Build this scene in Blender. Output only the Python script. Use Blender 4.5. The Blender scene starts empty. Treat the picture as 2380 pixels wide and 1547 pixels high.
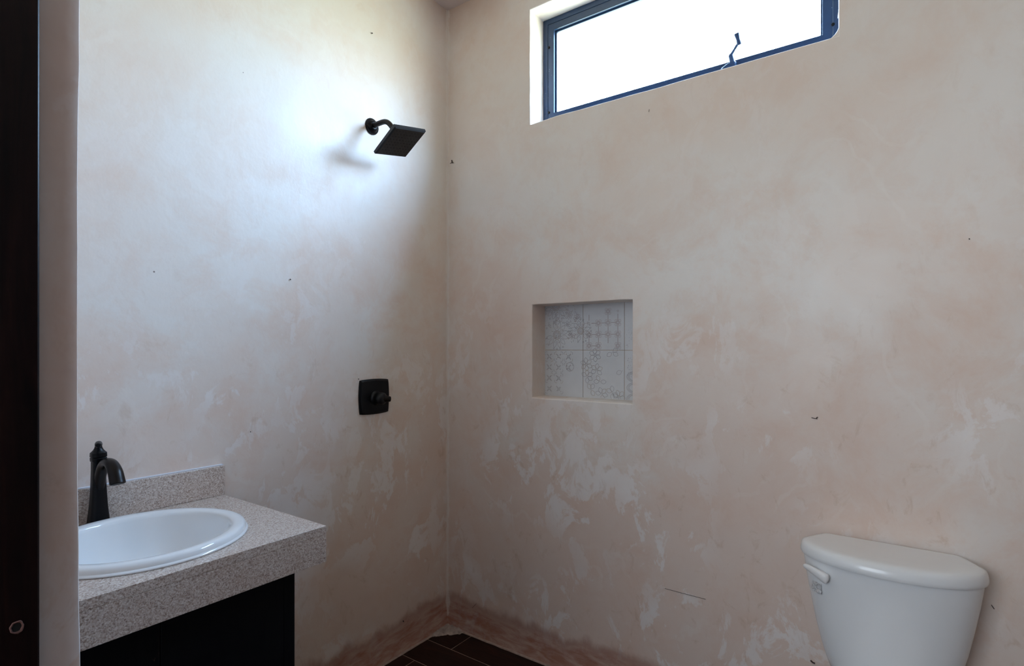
import bpy, bmesh, math, random
from mathutils import Vector, Matrix, noise as mnoise

SC = bpy.context.scene
COL = SC.collection
PI = math.pi

# ------------------------------------------------------------------ camera
FPX, CXP, HY = 1282.0, 1190.0, 808.0
cam_d = bpy.data.cameras.new('camera')
cam_d.sensor_width = 36.0
cam_d.lens = FPX / 2380.0 * 36.0
cam_d.shift_y = (HY - 773.5) / 2380.0
cam_d.clip_start = 0.02
cam = bpy.data.objects.new('camera', cam_d)
COL.objects.link(cam)
CAM = Vector((-2.007, -1.828, 1.35))
cam.location = CAM
cam.rotation_euler = (PI / 2, 0, math.radians(35.66 - 90))
SC.camera = cam

# ------------------------------------------------------------------ world, lights, exposure
W = bpy.data.worlds.new('sky'); SC.world = W; W.use_nodes = True
wn = W.node_tree.nodes; wl = W.node_tree.links; wn.clear()
w_out = wn.new('ShaderNodeOutputWorld'); w_bg = wn.new('ShaderNodeBackground')
w_tc = wn.new('ShaderNodeTexCoord'); w_sep = wn.new('ShaderNodeSeparateXYZ'); w_r = wn.new('ShaderNodeValToRGB')
wl.new(w_tc.outputs['Generated'], w_sep.inputs[0])
w_mr = wn.new('ShaderNodeMapRange'); w_mr.inputs['From Min'].default_value = -1; w_mr.inputs['From Max'].default_value = 1
wl.new(w_sep.outputs['Z'], w_mr.inputs['Value']); wl.new(w_mr.outputs[0], w_r.inputs[0])
w_r.color_ramp.elements[0].position = 0.0; w_r.color_ramp.elements[0].color = (0.20, 0.22, 0.18, 1)
w_r.color_ramp.elements[1].position = 1.0; w_r.color_ramp.elements[1].color = (0.36, 0.62, 1.0, 1)
for p, c in ((0.44, (0.25, 0.28, 0.22, 1)), (0.50, (0.38, 0.43, 0.36, 1)), (0.56, (0.44, 0.57, 0.66, 1)), (0.68, (0.46, 0.69, 1.0, 1))):
    e = w_r.color_ramp.elements.new(p); e.color = c
# hazy bright quarter of the sky around the veiled sun
w_dot = wn.new('ShaderNodeVectorMath'); w_dot.operation = 'DOT_PRODUCT'; w_dot.inputs[1].default_value = Vector((0.46, -0.82, 0.42)).normalized()
w_nrm = wn.new('ShaderNodeVectorMath'); w_nrm.operation = 'NORMALIZE'
wl.new(w_tc.outputs['Generated'], w_nrm.inputs[0]); wl.new(w_nrm.outputs[0], w_dot.inputs[0])
w_mx = wn.new('ShaderNodeMath'); w_mx.operation = 'MAXIMUM'; w_mx.inputs[1].default_value = 0.0; wl.new(w_dot.outputs['Value'], w_mx.inputs[0])
w_pw = wn.new('ShaderNodeMath'); w_pw.operation = 'POWER'; w_pw.inputs[1].default_value = 8.0; wl.new(w_mx.outputs[0], w_pw.inputs[0])
w_add = wn.new('ShaderNodeMix'); w_add.data_type = 'RGBA'; w_add.blend_type = 'ADD'; w_add.clamp_factor = False
w_ms = wn.new('ShaderNodeMath'); w_ms.operation = 'MULTIPLY'; w_ms.inputs[1].default_value = 0.06; wl.new(w_pw.outputs[0], w_ms.inputs[0])
wl.new(w_ms.outputs[0], w_add.inputs[0]); wl.new(w_r.outputs[0], w_add.inputs[6]); w_add.inputs[7].default_value = (0.86, 0.95, 1.0, 1)
wl.new(w_add.outputs[2], w_bg.inputs[0]); w_bg.inputs[1].default_value = 31.0
wl.new(w_bg.outputs[0], w_out.inputs[0])

def area(name, loc, rot, sx, sy, power, color, portal=False):
    l = bpy.data.lights.new(name, 'AREA'); l.shape = 'RECTANGLE'; l.size = sx; l.size_y = sy
    l.energy = power; l.color = color
    if portal: l.cycles.is_portal = True
    o = bpy.data.objects.new(name, l); COL.objects.link(o); o.location = loc; o.rotation_euler = rot
    return o
# sky portal just outside the bathroom window, facing into the room (-X)
area('window_sky_portal', (0.176, -1.068, 2.58), (0, PI / 2, 0), 0.56, 1.24, 1.0, (1, 1, 1), True)
# added fill lamp in the closed hall behind the doorway, facing +X
area('hall_fill_lamp', (-3.28, -1.05, 1.75), (0, -PI / 2, 0), 1.3, 1.2, 18.5, (0.76, 0.88, 1.0))

SC.view_settings.view_transform = 'Standard'
SC.view_settings.look = 'None'
SC.view_settings.gamma = 1.0
SC.view_settings.use_curve_mapping = False
SC.view_settings.exposure = 0.86
SC.cycles.use_denoising = True
SC.cycles.max_bounces = 10
SC.cycles.diffuse_bounces = 6
SC.cycles.use_adaptive_sampling = True
SC.cycles.adaptive_threshold = 0.04
SC.cycles.transparent_max_bounces = 8
SC.cycles.caustics_reflective = False
SC.cycles.sample_clamp_indirect = 6.0

# ------------------------------------------------------------------ material helpers
class NT:
    def __init__(s, name):
        s.m = bpy.data.materials.new(name); s.m.use_nodes = True
        s.t = s.m.node_tree; s.t.nodes.clear()
        s.out = s.n('ShaderNodeOutputMaterial'); s.b = s.n('ShaderNodeBsdfPrincipled')
        s.l(s.b.outputs[0], s.out.inputs[0])
        s.tc = s.n('ShaderNodeTexCoord').outputs['Object']
    def n(s, k, **kw):
        x = s.t.nodes.new(k)
        for a, v in kw.items(): setattr(x, a, v)
        return x
    def l(s, a, b): s.t.links.new(a, b)
    def setv(s, **kw):
        for k, v in kw.items():
            s.b.inputs[k.replace('_', ' ')].default_value = v
    def vec(s, scale=(1, 1, 1), loc=(0, 0, 0), rot=(0, 0, 0)):
        m = s.n('ShaderNodeMapping'); m.inputs['Scale'].default_value = scale
        m.inputs['Location'].default_value = loc; m.inputs['Rotation'].default_value = rot
        s.l(s.tc, m.inputs['Vector']); return m.outputs[0]
    def noise(s, v, scale, detail=4, rough=0.55, dist=0.0):
        x = s.n('ShaderNodeTexNoise'); s.l(v, x.inputs['Vector'])
        x.inputs['Scale'].default_value = scale; x.inputs['Detail'].default_value = detail
        x.inputs['Roughness'].default_value = rough; x.inputs['Distortion'].default_value = dist
        return x.outputs['Fac']
    def voro(s, v, scale, feature='F1', out='Distance'):
        x = s.n('ShaderNodeTexVoronoi', feature=feature); s.l(v, x.inputs['Vector'])
        x.inputs['Scale'].default_value = scale; return x.outputs[out]
    def ramp(s, f, stops, interp='LINEAR'):
        r = s.n('ShaderNodeValToRGB'); s.l(f, r.inputs[0]); cr = r.color_ramp; cr.interpolation = interp
        while len(cr.elements) < len(stops): cr.elements.new(0.5)
        for e, (p, c) in zip(cr.elements, stops):
            e.position = p; e.color = (*c, 1) if isinstance(c, tuple) else (c, c, c, 1)
        return r.outputs[0]
    def mix(s, f, a, b, mode='MIX'):
        x = s.n('ShaderNodeMix', data_type='RGBA', blend_type=mode)
        for i, v in ((0, f), (6, a), (7, b)):
            if hasattr(v, 'links'): s.l(v, x.inputs[i])
            elif i == 0: x.inputs[0].default_value = v
            else: x.inputs[i].default_value = (*v, 1)
        return x.outputs[2]
    def math(s, op, a, b=None, clamp=False):
        x = s.n('ShaderNodeMath', operation=op); x.use_clamp = clamp
        for i, v in ((0, a), (1, b)):
            if v is None: continue
            if hasattr(v, 'links'): s.l(v, x.inputs[i])
            else: x.inputs[i].default_value = v
        return x.outputs[0]
    def sep(s, v):
        x = s.n('ShaderNodeSeparateXYZ'); s.l(v, x.inputs[0]); return x.outputs
    def mr(s, v, a, b, c=0.0, d=1.0, interp='SMOOTHSTEP'):
        x = s.n('ShaderNodeMapRange', interpolation_type=interp); s.l(v, x.inputs['Value'])
        for k, q in (('From Min', a), ('From Max', b), ('To Min', c), ('To Max', d)): x.inputs[k].default_value = q
        return x.outputs[0]
    def bump(s, h, strength, dist=0.01):
        x = s.n('ShaderNodeBump'); x.inputs['Strength'].default_value = strength
        x.inputs['Distance'].default_value = dist; s.l(h, x.inputs['Height']); s.l(x.outputs[0], s.b.inputs['Normal'])
    def color(s, c): s.l(c, s.b.inputs['Base Color']) if hasattr(c, 'links') else s.setv(Base_Color=(*c, 1))

def plaster(name, seed=0.0, stain_and_tone=True, seam=False, ztop=2.0):
    n = NT(name)
    v = n.vec(loc=(seed, seed * 1.7, seed * 0.6))
    vs = n.vec(scale=(1.1, 1.1, 0.75), loc=(seed + 3, 5, 2))
    big = n.noise(v, 1.6, 5, 0.6, 0.3)
    mid = n.noise(v, 4.2, 6, 0.70, 0.35)
    base = n.mix(n.ramp(big, [(0.36, 0.0), (0.64, 1.0)]), (0.795, 0.680, 0.600), (0.805, 0.755, 0.705))
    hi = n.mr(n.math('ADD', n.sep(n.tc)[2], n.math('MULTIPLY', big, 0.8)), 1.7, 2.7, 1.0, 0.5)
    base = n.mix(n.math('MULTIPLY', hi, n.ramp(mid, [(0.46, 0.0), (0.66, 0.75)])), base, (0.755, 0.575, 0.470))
    # warm bounce light painted in as rosier colour lower down, with a cloudy edge
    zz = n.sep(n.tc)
    bounce_tint = n.mr(n.math('ADD', zz[2], n.math('MULTIPLY', n.math('SUBTRACT', big, 0.5), 2.6)), 0.25, ztop, 0.50, 0.0)
    base = n.mix(bounce_tint, base, (0.735, 0.545, 0.455))
    # pale chalky trowel smears, mostly upright
    sm = n.noise(vs, 7.5, 6, 0.66, 0.5)
    msk = n.noise(v, 1.9, 2, 0.5, 0.2)
    f1 = n.math('MULTIPLY', n.ramp(sm, [(0.52, 0.0), (0.555, 0.75), (0.66, 0.9)]), n.ramp(msk, [(0.40, 0.0), (0.56, 1.0)]))
    zz = n.sep(n.tc)
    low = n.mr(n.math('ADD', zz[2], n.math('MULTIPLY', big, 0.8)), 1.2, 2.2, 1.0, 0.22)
    f1 = n.math('MULTIPLY', f1, low)
    base = n.mix(f1, base, (0.86, 0.81, 0.785))
    # small darker ochre rubs
    oc = n.noise(vs, 15.0, 5, 0.7, 0.7)
    base = n.mix(n.math('MULTIPLY', n.ramp(oc, [(0.58, 0.0), (0.70, 0.40)]), low), base, (0.56, 0.39, 0.27))
    # curved trowel lines
    ring = n.n('ShaderNodeTexWave', wave_type='RINGS'); n.l(n.vec(scale=(0.7, 0.7, 0.7), loc=(0.4 + seed, 0.7, -0.9)), ring.inputs['Vector'])
    ring.inputs['Scale'].default_value = 3.1; ring.inputs['Distortion'].default_value = 11; ring.inputs['Detail'].default_value = 4
    ring.inputs['Detail Scale'].default_value = 1.6
    rl = n.math('MULTIPLY', n.ramp(ring.outputs['Fac'], [(0.93, 0.0), (0.985, 0.22)]), n.ramp(n.noise(v, 3.3, 3), [(0.50, 0.0), (0.62, 1.0)]))
    base = n.mix(rl, base, (0.86, 0.80, 0.74))
    # fine pits and specks
    vo = n.n('ShaderNodeTexVoronoi'); n.l(v, vo.inputs['Vector']); vo.inputs['Scale'].default_value = 7.0
    r2 = n.sep(vo.outputs['Color'])[0]
    spk = n.math('MULTIPLY', n.math('LESS_THAN', vo.outputs['Distance'], 0.018), n.math('GREATER_THAN', r2, 0.72))
    base = n.mix(n.math('MULTIPLY', spk, 0.8), base, (0.10, 0.06, 0.05))
    if stain_and_tone:
        # damp band where the plaster coves into the floor, with its own ragged edge
        wob = n.noise(n.vec(scale=(1, 1, 0.6)), 5.5, 6, 0.6, 0.4)
        zt = n.math('ADD', zz[2], n.math('MULTIPLY', n.math('SUBTRACT', wob, 0.5), 0.16))
        st = n.mr(zt, 0.095, 0.160, 1.0, 0.0)
        st = n.math('MULTIPLY', st, n.ramp(n.noise(n.vec(scale=(1, 1, 4)), 9, 7, 0.65, 0.5), [(0.38, 1.0), (0.68, 0.45)]))
        base = n.mix(n.math('MULTIPLY', st, 0.85), base, (0.37, 0.14, 0.085))
        ed = n.math('MULTIPLY', n.mr(zt, 0.105, 0.135, 0, 1), n.mr(zt, 0.135, 0.175, 1, 0))
        base = n.mix(n.math('MULTIPLY', ed, 0.45), base, (0.34, 0.13, 0.08))
        # browner tone under the ceiling corner
        cz = n.math('ADD', zz[2], n.math('MULTIPLY', n.math('SUBTRACT', wob, 0.5), 0.22))
        cx_ = n.math('ADD', n.math('ABSOLUTE', zz[0]), n.math('ABSOLUTE', zz[1]))
        corner_tone = n.math('MULTIPLY', n.mr(cz, 2.78, 3.0, 0, 1), n.mr(cx_, 0.12, 0.5, 1, 0))
        base = n.mix(n.math('MULTIPLY', corner_tone, 0.5), base, (0.55, 0.37, 0.27))
    if seam:
        cx_ = n.math('ADD', n.math('ABSOLUTE', zz[0]), n.math('ABSOLUTE', zz[1]))
        sn = n.math('ADD', cx_, n.math('MULTIPLY', n.noise(n.vec(scale=(1,1,.45)), 26, 6, 0.7), 0.060))
        base = n.mix(n.mr(sn, 0.034, 0.044, 0.6, 0.0), base, (0.86, 0.80, 0.75))
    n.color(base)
    h = n.math('ADD', n.noise(vs, 9.0, 4, 0.62, 0.3), n.math('MULTIPLY', n.noise(v, 45, 2, 0.6), 0.25))
    n.bump(h, 0.26, 0.005)
    n.l(n.ramp(mid, [(0.3, 0.34), (0.7, 0.52)]), n.b.inputs['Roughness'])
    n.setv(Specular_IOR_Level=0.42)
    return n.m

def simple(name, col, rough=0.5, metal=0.0, spec=0.5, bump=0.0, bscale=60, var=0.06, coat=0.0):
    n = NT(name)
    v = n.vec(); f = n.noise(v, bscale * 0.35, 4)
    d = tuple(max(0, c * (1 - var * 2)) for c in col); e = tuple(min(1, c * (1 + var)) for c in col)
    n.color(n.mix(f, d, e)); n.setv(Metallic=metal, Roughness=rough, Specular_IOR_Level=spec, Coat_Weight=coat, Coat_Roughness=0.04)
    if bump: n.bump(n.noise(v, bscale, 5), bump, 0.002)
    return n.m

def granite():
    n = NT('speckled_granite'); v = n.vec()
    vo = n.n('ShaderNodeTexVoronoi'); n.l(v, vo.inputs['Vector']); vo.inputs['Scale'].default_value = 430
    r = n.sep(vo.outputs['Color'])
    c = n.ramp(r[0], [(0.0, (0.11, 0.070, 0.057)), (0.13, (0.31, 0.20, 0.155)), (0.34, (0.50, 0.38, 0.32)), (0.62, (0.64, 0.545, 0.49)), (1.0, (0.82, 0.76, 0.72))])
    c2 = n.ramp(n.noise(v, 230, 4, 0.7), [(0.38, (0.34, 0.26, 0.22)), (0.52, (0.59, 0.49, 0.42)), (0.64, (0.79, 0.73, 0.68))])
    c = n.mix(0.5, c, c2)
    c = n.mix(n.ramp(n.noise(v, 9, 4), [(0.55, 0.0), (0.75, 0.28)]), c, (0.44, 0.29, 0.21))
    n.color(c); n.setv(Roughness=0.22, Specular_IOR_Level=0.7)
    n.bump(vo.outputs['Distance'], 0.05, 0.0008)
    return n.m

def dark_wood():
    n = NT('dark_stained_wood'); v = n.vec(scale=(14, 14, 1.0))
    f = n.noise(v, 5.0, 7, 0.62, 0.9)
    n.color(n.ramp(f, [(0.35, (0.003, 0.0012, 0.0012)), (0.6, (0.010, 0.0032, 0.0028)), (0.8, (0.020, 0.007, 0.005))]))
    n.setv(Roughness=0.42, Specular_IOR_Level=0.22); n.bump(f, 0.15, 0.002); return n.m

def cabinet_paint():
    n = NT('black_cabinet_paint'); v = n.vec(scale=(8, 8, 1.2)); f = n.noise(v, 8, 6)
    c = n.mix(f, (0.003, 0.003, 0.004), (0.007, 0.0065, 0.008))
    # chipped edge beside the gap between the doors (local coords of the cabinet)
    z = n.sep(n.tc)
    m = n.math('MULTIPLY', n.mr(z[0], -0.078, -0.060, 0, 1), n.mr(z[0], -0.052, -0.047, 1, 0))
    m = n.math('MULTIPLY', m, n.mr(z[2], 0.70, 0.66, 0, 1))
    ch = n.math('MULTIPLY', m, n.ramp(n.noise(n.vec(scale=(1, 1, .35)), 120, 5, 0.7), [(0.56, 0.0), (0.60, 1.0)]))
    c = n.mix(ch, c, (0.30, 0.17, 0.11))
    n.color(c); n.setv(Roughness=0.5, Specular_IOR_Level=0.12); return n.m

def floor_mat():
    n = NT('brown_plank_tile'); v = n.vec(scale=(9, 1.2, 9))
    f = n.noise(v, 6, 7, 0.62, 0.8)
    n.color(n.ramp(f, [(0.3, (0.010, 0.004, 0.003)), (0.55, (0.022, 0.008, 0.006)), (0.8, (0.050, 0.016, 0.010))]))
    n.setv(Roughness=0.5, Specular_IOR_Level=0.2); n.bump(f, 0.12, 0.002); return n.m

def glass_mat():
    n = NT('window_glass'); n.t.nodes.remove(n.b)
    tr = n.n('ShaderNodeBsdfTransparent'); tr.inputs[0].default_value = (0.97, 0.99, 1, 1)
    gl = n.n('ShaderNodeBsdfGlossy'); gl.inputs['Roughness'].default_value = 0.02
    lw = n.n('ShaderNodeLayerWeight'); lw.inputs[0].default_value = 0.5
    fr = n.math('ADD', n.math('MULTIPLY', n.math('POWER', lw.outputs['Facing'], 5.0), 0.55), 0.03)
    mx = n.n('ShaderNodeMixShader'); n.l(fr, mx.inputs[0]); n.l(tr.outputs[0], mx.inputs[1]); n.l(gl.outputs[0], mx.inputs[2])
    n.l(mx.outputs[0], n.out.inputs[0]); return n.m

def dusty_black(name, dust=0.35, spec=0.2):
    n = NT(name); v = n.vec()
    f = n.ramp(n.noise(v, 260, 5, 0.7), [(0.66, 0.0), (0.74, dust)])
    n.color(n.mix(f, (0.0035, 0.0032, 0.004), (0.26, 0.25, 0.26)))
    n.setv(Roughness=0.36, Specular_IOR_Level=spec); n.bump(n.noise(v, 300, 4), 0.08, 0.001); return n.m

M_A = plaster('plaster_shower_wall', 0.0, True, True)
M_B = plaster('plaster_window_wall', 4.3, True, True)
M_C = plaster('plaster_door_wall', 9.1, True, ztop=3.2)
M_CEIL = simple('ceiling_plaster', (0.68, 0.58, 0.55), 0.7, bump=0.2, bscale=25, spec=0.2)
M_GRAN = granite(); M_WOOD = dark_wood(); M_CAB = cabinet_paint(); M_FLOOR = floor_mat(); M_GLASS = glass_mat()
M_BLACK = dusty_black('oil_rubbed_black_metal', 0.25); M_DUST = dusty_black('dusty_black_metal', 0.5, 0.38)
M_BRONZE = simple('worn_bronze_black_metal', (0.012, 0.008, 0.007), 0.30, 0.35, 0.25, var=0.3, bscale=90)
M_FRAME = simple('black_metal_glare_blue', (0.016, 0.042, 0.100), 0.34, 0.0, 0.4, bump=0.05, bscale=80, var=0.15)  # blue window glare put into the base colour of the black frame
M_CERAM = simple('white_ceramic', (0.83, 0.84, 0.85), 0.10, 0, 0.5, var=0.01, coat=0.3)
M_TOILET = simple('white_vitreous_china', (0.78, 0.79, 0.80), 0.22, 0, 0.5, var=0.01, coat=0.15)
M_PLAST = simple('white_plastic', (0.80, 0.79, 0.79), 0.35, 0, 0.5, var=0.02)
M_GROUT = simple('pale_brown_grout', (0.48, 0.36, 0.31), 0.85, bump=0.4, bscale=180, var=0.2, spec=0.2)
M_MORTAR = simple('crumbly_pale_mortar', (0.52, 0.43, 0.39), 0.9, bump=0.9, bscale=120, var=0.35, spec=0.2)
M_TILE = simple('pale_glazed_wall_tile', (0.66, 0.665, 0.675), 0.30, 0, 0.5, var=0.05, bscale=40)
M_MOT1 = simple('faded_rose_tile_print', (0.50, 0.415, 0.415), 0.4, var=0.1)
M_MOT2 = simple('faded_grey_tile_print', (0.41, 0.39, 0.41), 0.4, var=0.1)
M_MOT3 = simple('faded_ochre_tile_print', (0.50, 0.42, 0.36), 0.4, var=0.1)
M_NGROUT = simple('ochre_tile_grout', (0.53, 0.42, 0.34), 0.85, var=0.15, spec=0.2)
M_CHIP = simple('torn_wood_fibre', (0.16, 0.075, 0.06), 0.8, var=0.4, bscale=200)
M_PAINTDAB = simple('dried_plaster_splash', (0.72, 0.74, 0.80), 0.7, var=0.05)

# ------------------------------------------------------------------ geometry helpers
def link(name, bm, mats, parent=None, smooth=False, bevel=0.0, seg=2, angle=35):
    """bm in world coordinates -> ONE mesh object (local to the parent's location)."""
    bmesh.ops.recalc_face_normals(bm, faces=bm.faces)
    off = Vector((0, 0, 0))
    p = parent
    while p is not None: off += p.location; p = p.parent
    if off.length: bmesh.ops.translate(bm, verts=bm.verts, vec=-off)
    me = bpy.data.meshes.new(name); bm.to_mesh(me); bm.free()
    for m in (mats if isinstance(mats, (list, tuple)) else [mats]): me.materials.append(m)
    o = bpy.data.objects.new(name, me); COL.objects.link(o)
    if parent is not None: o.parent = parent
    if bevel:
        b = o.modifiers.new('edge', 'BEVEL'); b.width = bevel; b.segments = seg; b.limit_method = 'ANGLE'; b.angle_limit = math.radians(angle)
        b.harden_normals = False
    if smooth or bevel:
        for f in me.polygons: f.use_smooth = True
        try: me.set_sharp_from_angle(angle=math.radians(40))
        except Exception: pass
    return o

def empty(name, loc, label, cat, group=None):
    o = bpy.data.objects.new(name, None); COL.objects.link(o); o.location = loc
    o.empty_display_size = 0.05
    o['label'] = label; o['category'] = cat
    if group: o['group'] = group
    return o

def struct(o): o['kind'] = 'structure'; return o

def box(bm, a, b, mi=0, M=None):
    x0, y0, z0 = a; x1, y1, z1 = b
    v = [bm.verts.new(p) for p in ((x0, y0, z0), (x1, y0, z0), (x1, y1, z0), (x0, y1, z0), (x0, y0, z1), (x1, y0, z1), (x1, y1, z1), (x0, y1, z1))]
    if M is not None:
        for q in v: q.co = M @ q.co
    for f in ((0, 3, 2, 1), (4, 5, 6, 7), (0, 1, 5, 4), (1, 2, 6, 5), (2, 3, 7, 6), (3, 0, 4, 7)):
        bm.faces.new([v[i] for i in f]).material_index = mi
    return v

def loft(bm, rings, cap0=True, cap1=True, mi=0):
    R = [[bm.verts.new(p) for p in r] for r in rings]
    k = len(R[0])
    for a, b in zip(R, R[1:]):
        for i in range(k):
            bm.faces.new((a[i], a[(i + 1) % k], b[(i + 1) % k], b[i])).material_index = mi
    if cap0: bm.faces.new(list(reversed(R[0]))).material_index = mi
    if cap1: bm.faces.new(R[-1]).material_index = mi
    return R

def frame_at(d, up=Vector((0, 0, 1))):
    d = d.normalized()
    if abs(d.dot(up)) > 0.98: up = Vector((1, 0, 0))
    s = d.cross(up).normalized(); u = s.cross(d).normalized()
    return s, u

def tube(bm, pts, rad, k=20, flat=None, cap=True, mi=0, side=None):
    """sweep an ellipse along pts; rad = list of (rs, ru)."""
    pts = [Vector(p) for p in pts]; rings = []
    for i, p in enumerate(pts):
        d = (pts[min(i + 1, len(pts) - 1)] - pts[max(i - 1, 0)]).normalized()
        if side is not None:
            s = Vector(side); u = s.cross(d).normalized()
        else: s, u = frame_at(d)
        r = rad[i] if isinstance(rad, list) else rad
        rs, ru = r if isinstance(r, tuple) else (r, r)
        rings.append([p + s * (rs * math.cos(2 * PI * j / k)) + u * (ru * math.sin(2 * PI * j / k)) for j in range(k)])
    loft(bm, rings, cap, cap, mi)

def lathe(bm, c, prof, k=64, axis='z', mi=0, cap0=False, cap1=False):
    rings = []
    for r, h in prof:
        ring = []
        for j in range(k):
            a = 2 * PI * j / k
            if axis == 'z': ring.append(Vector((c[0] + r * math.cos(a), c[1] + r * math.sin(a), c[2] + h)))
            else: ring.append(Vector((c[0] + r * math.cos(a), c[1] - h, c[2] + r * math.sin(a))))   # axis -y
        rings.append(ring)
    loft(bm, rings, cap0, cap1, mi)

def smooth_path(pts, n=8):
    P = [Vector(p) for p in pts]; out = []
    for i in range(len(P) - 1):
        p0 = P[max(i - 1, 0)]; p1 = P[i]; p2 = P[i + 1]; p3 = P[min(i + 2, len(P) - 1)]
        for j in range(n):
            t = j / n
            out.append(0.5 * ((2 * p1) + (p2 - p0) * t + (2 * p0 - 5 * p1 + 4 * p2 - p3) * t * t + (3 * p1 - p0 - 3 * p2 + p3) * t ** 3))
    out.append(P[-1]); return out

def wobble(y, z, s=0.0):
    v = Vector((y * 2.1 + s, z * 1.7, s * 3.1))
    return 0.0030 * mnoise.noise(v) + 0.0010 * mnoise.noise(v * 3.7)

def cove(z): return 0.013 * (max(0.0, 1 - z / 0.105) ** 1.7)

def grid_breaks(lo, hi, marks, step):
    out = [lo]; ms = sorted(m for m in marks if lo < m < hi) + [hi]
    for m in ms:
        a = out[-1]; k = max(1, round((m - a) / step))
        out += [a + (m - a) * i / k for i in range(1, k + 1)]
    return out

def wall_panel(bm, us, zs, pos, holes=(), depth_dir=None, back=None, mi=0):
    """grid of quads; holes = (u0,u1,z0,z1,depth,closed). pos(u,z,d) -> Vector where d is depth into the wall."""
    V = {}
    def vert(u, z, d=0.0):
        key = (round(u, 5), round(z, 5), round(d, 5))
        if key not in V: V[key] = bm.verts.new(pos(u, z, d))
        return V[key]
    def inside(u, z):
        return any(h[0] < u < h[1] and h[2] < z < h[3] for h in holes)
    for i in range(len(us) - 1):
        for j in range(len(zs) - 1):
            if inside((us[i] + us[i + 1]) / 2, (zs[j] + zs[j + 1]) / 2): continue
            bm.faces.new((vert(us[i], zs[j]), vert(us[i + 1], zs[j]), vert(us[i + 1], zs[j + 1]), vert(us[i], zs[j + 1]))).material_index = mi
    for (u0, u1, z0, z1, dep, closed) in holes:
        uu = [u for u in us if u0 - 1e-6 <= u <= u1 + 1e-6]; zz = [z for z in zs if z0 - 1e-6 <= z <= z1 + 1e-6]
        ds = [0, dep * 0.12, dep * 0.5, dep]
        for a, b in zip(ds, ds[1:]):
            for q in (z0, z1):
                for i in range(len(uu) - 1): bm.faces.new((vert(uu[i], q, a), vert(uu[i + 1], q, a), vert(uu[i + 1], q, b), vert(uu[i], q, b)))
            for q in (u0, u1):
                for i in range(len(zz) - 1): bm.faces.new((vert(q, zz[i], a), vert(q, zz[i + 1], a), vert(q, zz[i + 1], b), vert(q, zz[i], b)))
        if closed:
            for i in range(len(uu) - 1):
                for j in range(len(zz) - 1):
                    bm.faces.new((vert(uu[i], zz[j], dep), vert(uu[i + 1], zz[j], dep), vert(uu[i + 1], zz[j + 1], dep), vert(uu[i], zz[j + 1], dep)))

CEIL = 2.997
YD = -2.46          # wall opposite the shower wall
XC = -1.780         # room side of the door wall
XCO = -1.930        # hall side of the door wall
WIN = (-1.651, -0.485, 2.331, 2.829)
NIC = (-0.9618, -0.4954, 1.136, 1.538)

# ------------------------------------------------------------------ the setting
# shower wall (plane y = 0)
bm = bmesh.new()
us = grid_breaks(XC - 0.15, 0.0, [], 0.03); zs = grid_breaks(0, CEIL, [0.03, 0.06, 0.09, 0.12], 0.03)
def posA(u, z, d):
    k = 0.0 if (u > -0.001) else 1.0
    k *= min(1.0, -u / 0.12)
    inn = 0.0 if (-1.80 < u < -1.07 and z < 1.0) else 1.0
    return Vector((u, -cove(z) * (1 if u > -1.05 else 0) + wobble(u, z, 1.3) * k * inn + d, z))
wall_panel(bm, us, zs, posA)
box(bm, (XC - 0.15, 0.004, -0.05), (0.0, 0.15, CEIL))
struct(link('wall_left', bm, M_A, smooth=True))

# window wall (plane x = 0)
bm = bmesh.new()
us = grid_breaks(YD, 0.0, [WIN[0], WIN[1], NIC[0], NIC[1]], 0.03)
zs = grid_breaks(0, CEIL, [0.03, 0.06, 0.09, 0.12, WIN[2], WIN[3], NIC[2], NIC[3]], 0.03)
def posB(u, z, d):
    k = min(1.0, -u / 0.12)
    w = wobble(u, z, 7.7) * k
    yy, zz = u, z
    if d > 0.09: w = 0
    else:
        # softly irregular plaster arrises
        if abs(u - WIN[1]) < 1e-4 and WIN[2] <= z <= WIN[3]: yy += 0.0022 * mnoise.noise(Vector((z * 9, 1, d * 9)))
        if abs(z - WIN[2]) < 1e-4 and WIN[0] <= u <= WIN[1]: zz += 0.0030 * mnoise.noise(Vector((u * 7, 4, d * 9))) + (0.006 * max(0, 1 - abs(u - WIN[1]) / 0.12) * -1 if d == 0 else 0)
        if abs(z - NIC[3]) < 1e-4 and NIC[0] <= u <= NIC[1]: zz += 0.0018 * mnoise.noise(Vector((u * 14, 9, 0)))
        if abs(z - NIC[2]) < 1e-4 and NIC[0] <= u <= NIC[1]: zz += 0.0015 * mnoise.noise(Vector((u * 14, 2, 0))) - 0.004 * (1 if d == 0 else 0)
    return Vector((w - cove(z) * (1 if d == 0 else 0) + d, yy, zz))
wall_panel(bm, us, zs, posB, holes=[(*WIN, 0.158, False), (*NIC, 0.118, True)])
# rounded plaster fillets in the window's lower room-side corner
for (cy, sy) in ((WIN[0], 1),):
    r = 0.024
    pr = [(cy - 0.002, WIN[2] - 0.002), (cy + sy * r, WIN[2] - 0.002), (cy + sy * r * 0.45, WIN[2] + r * 0.35), (cy + sy * r * 0.15, WIN[2] + r * 0.75), (cy - 0.002, WIN[2] + r * 1.3)]
    loft(bm, [[Vector((x, a, b)) for a, b in pr] for x in (0.001, 0.104)])
wb = link('wall_back', bm, M_B, smooth=True, bevel=0.0035, seg=2, angle=60)
struct(wb)
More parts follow.
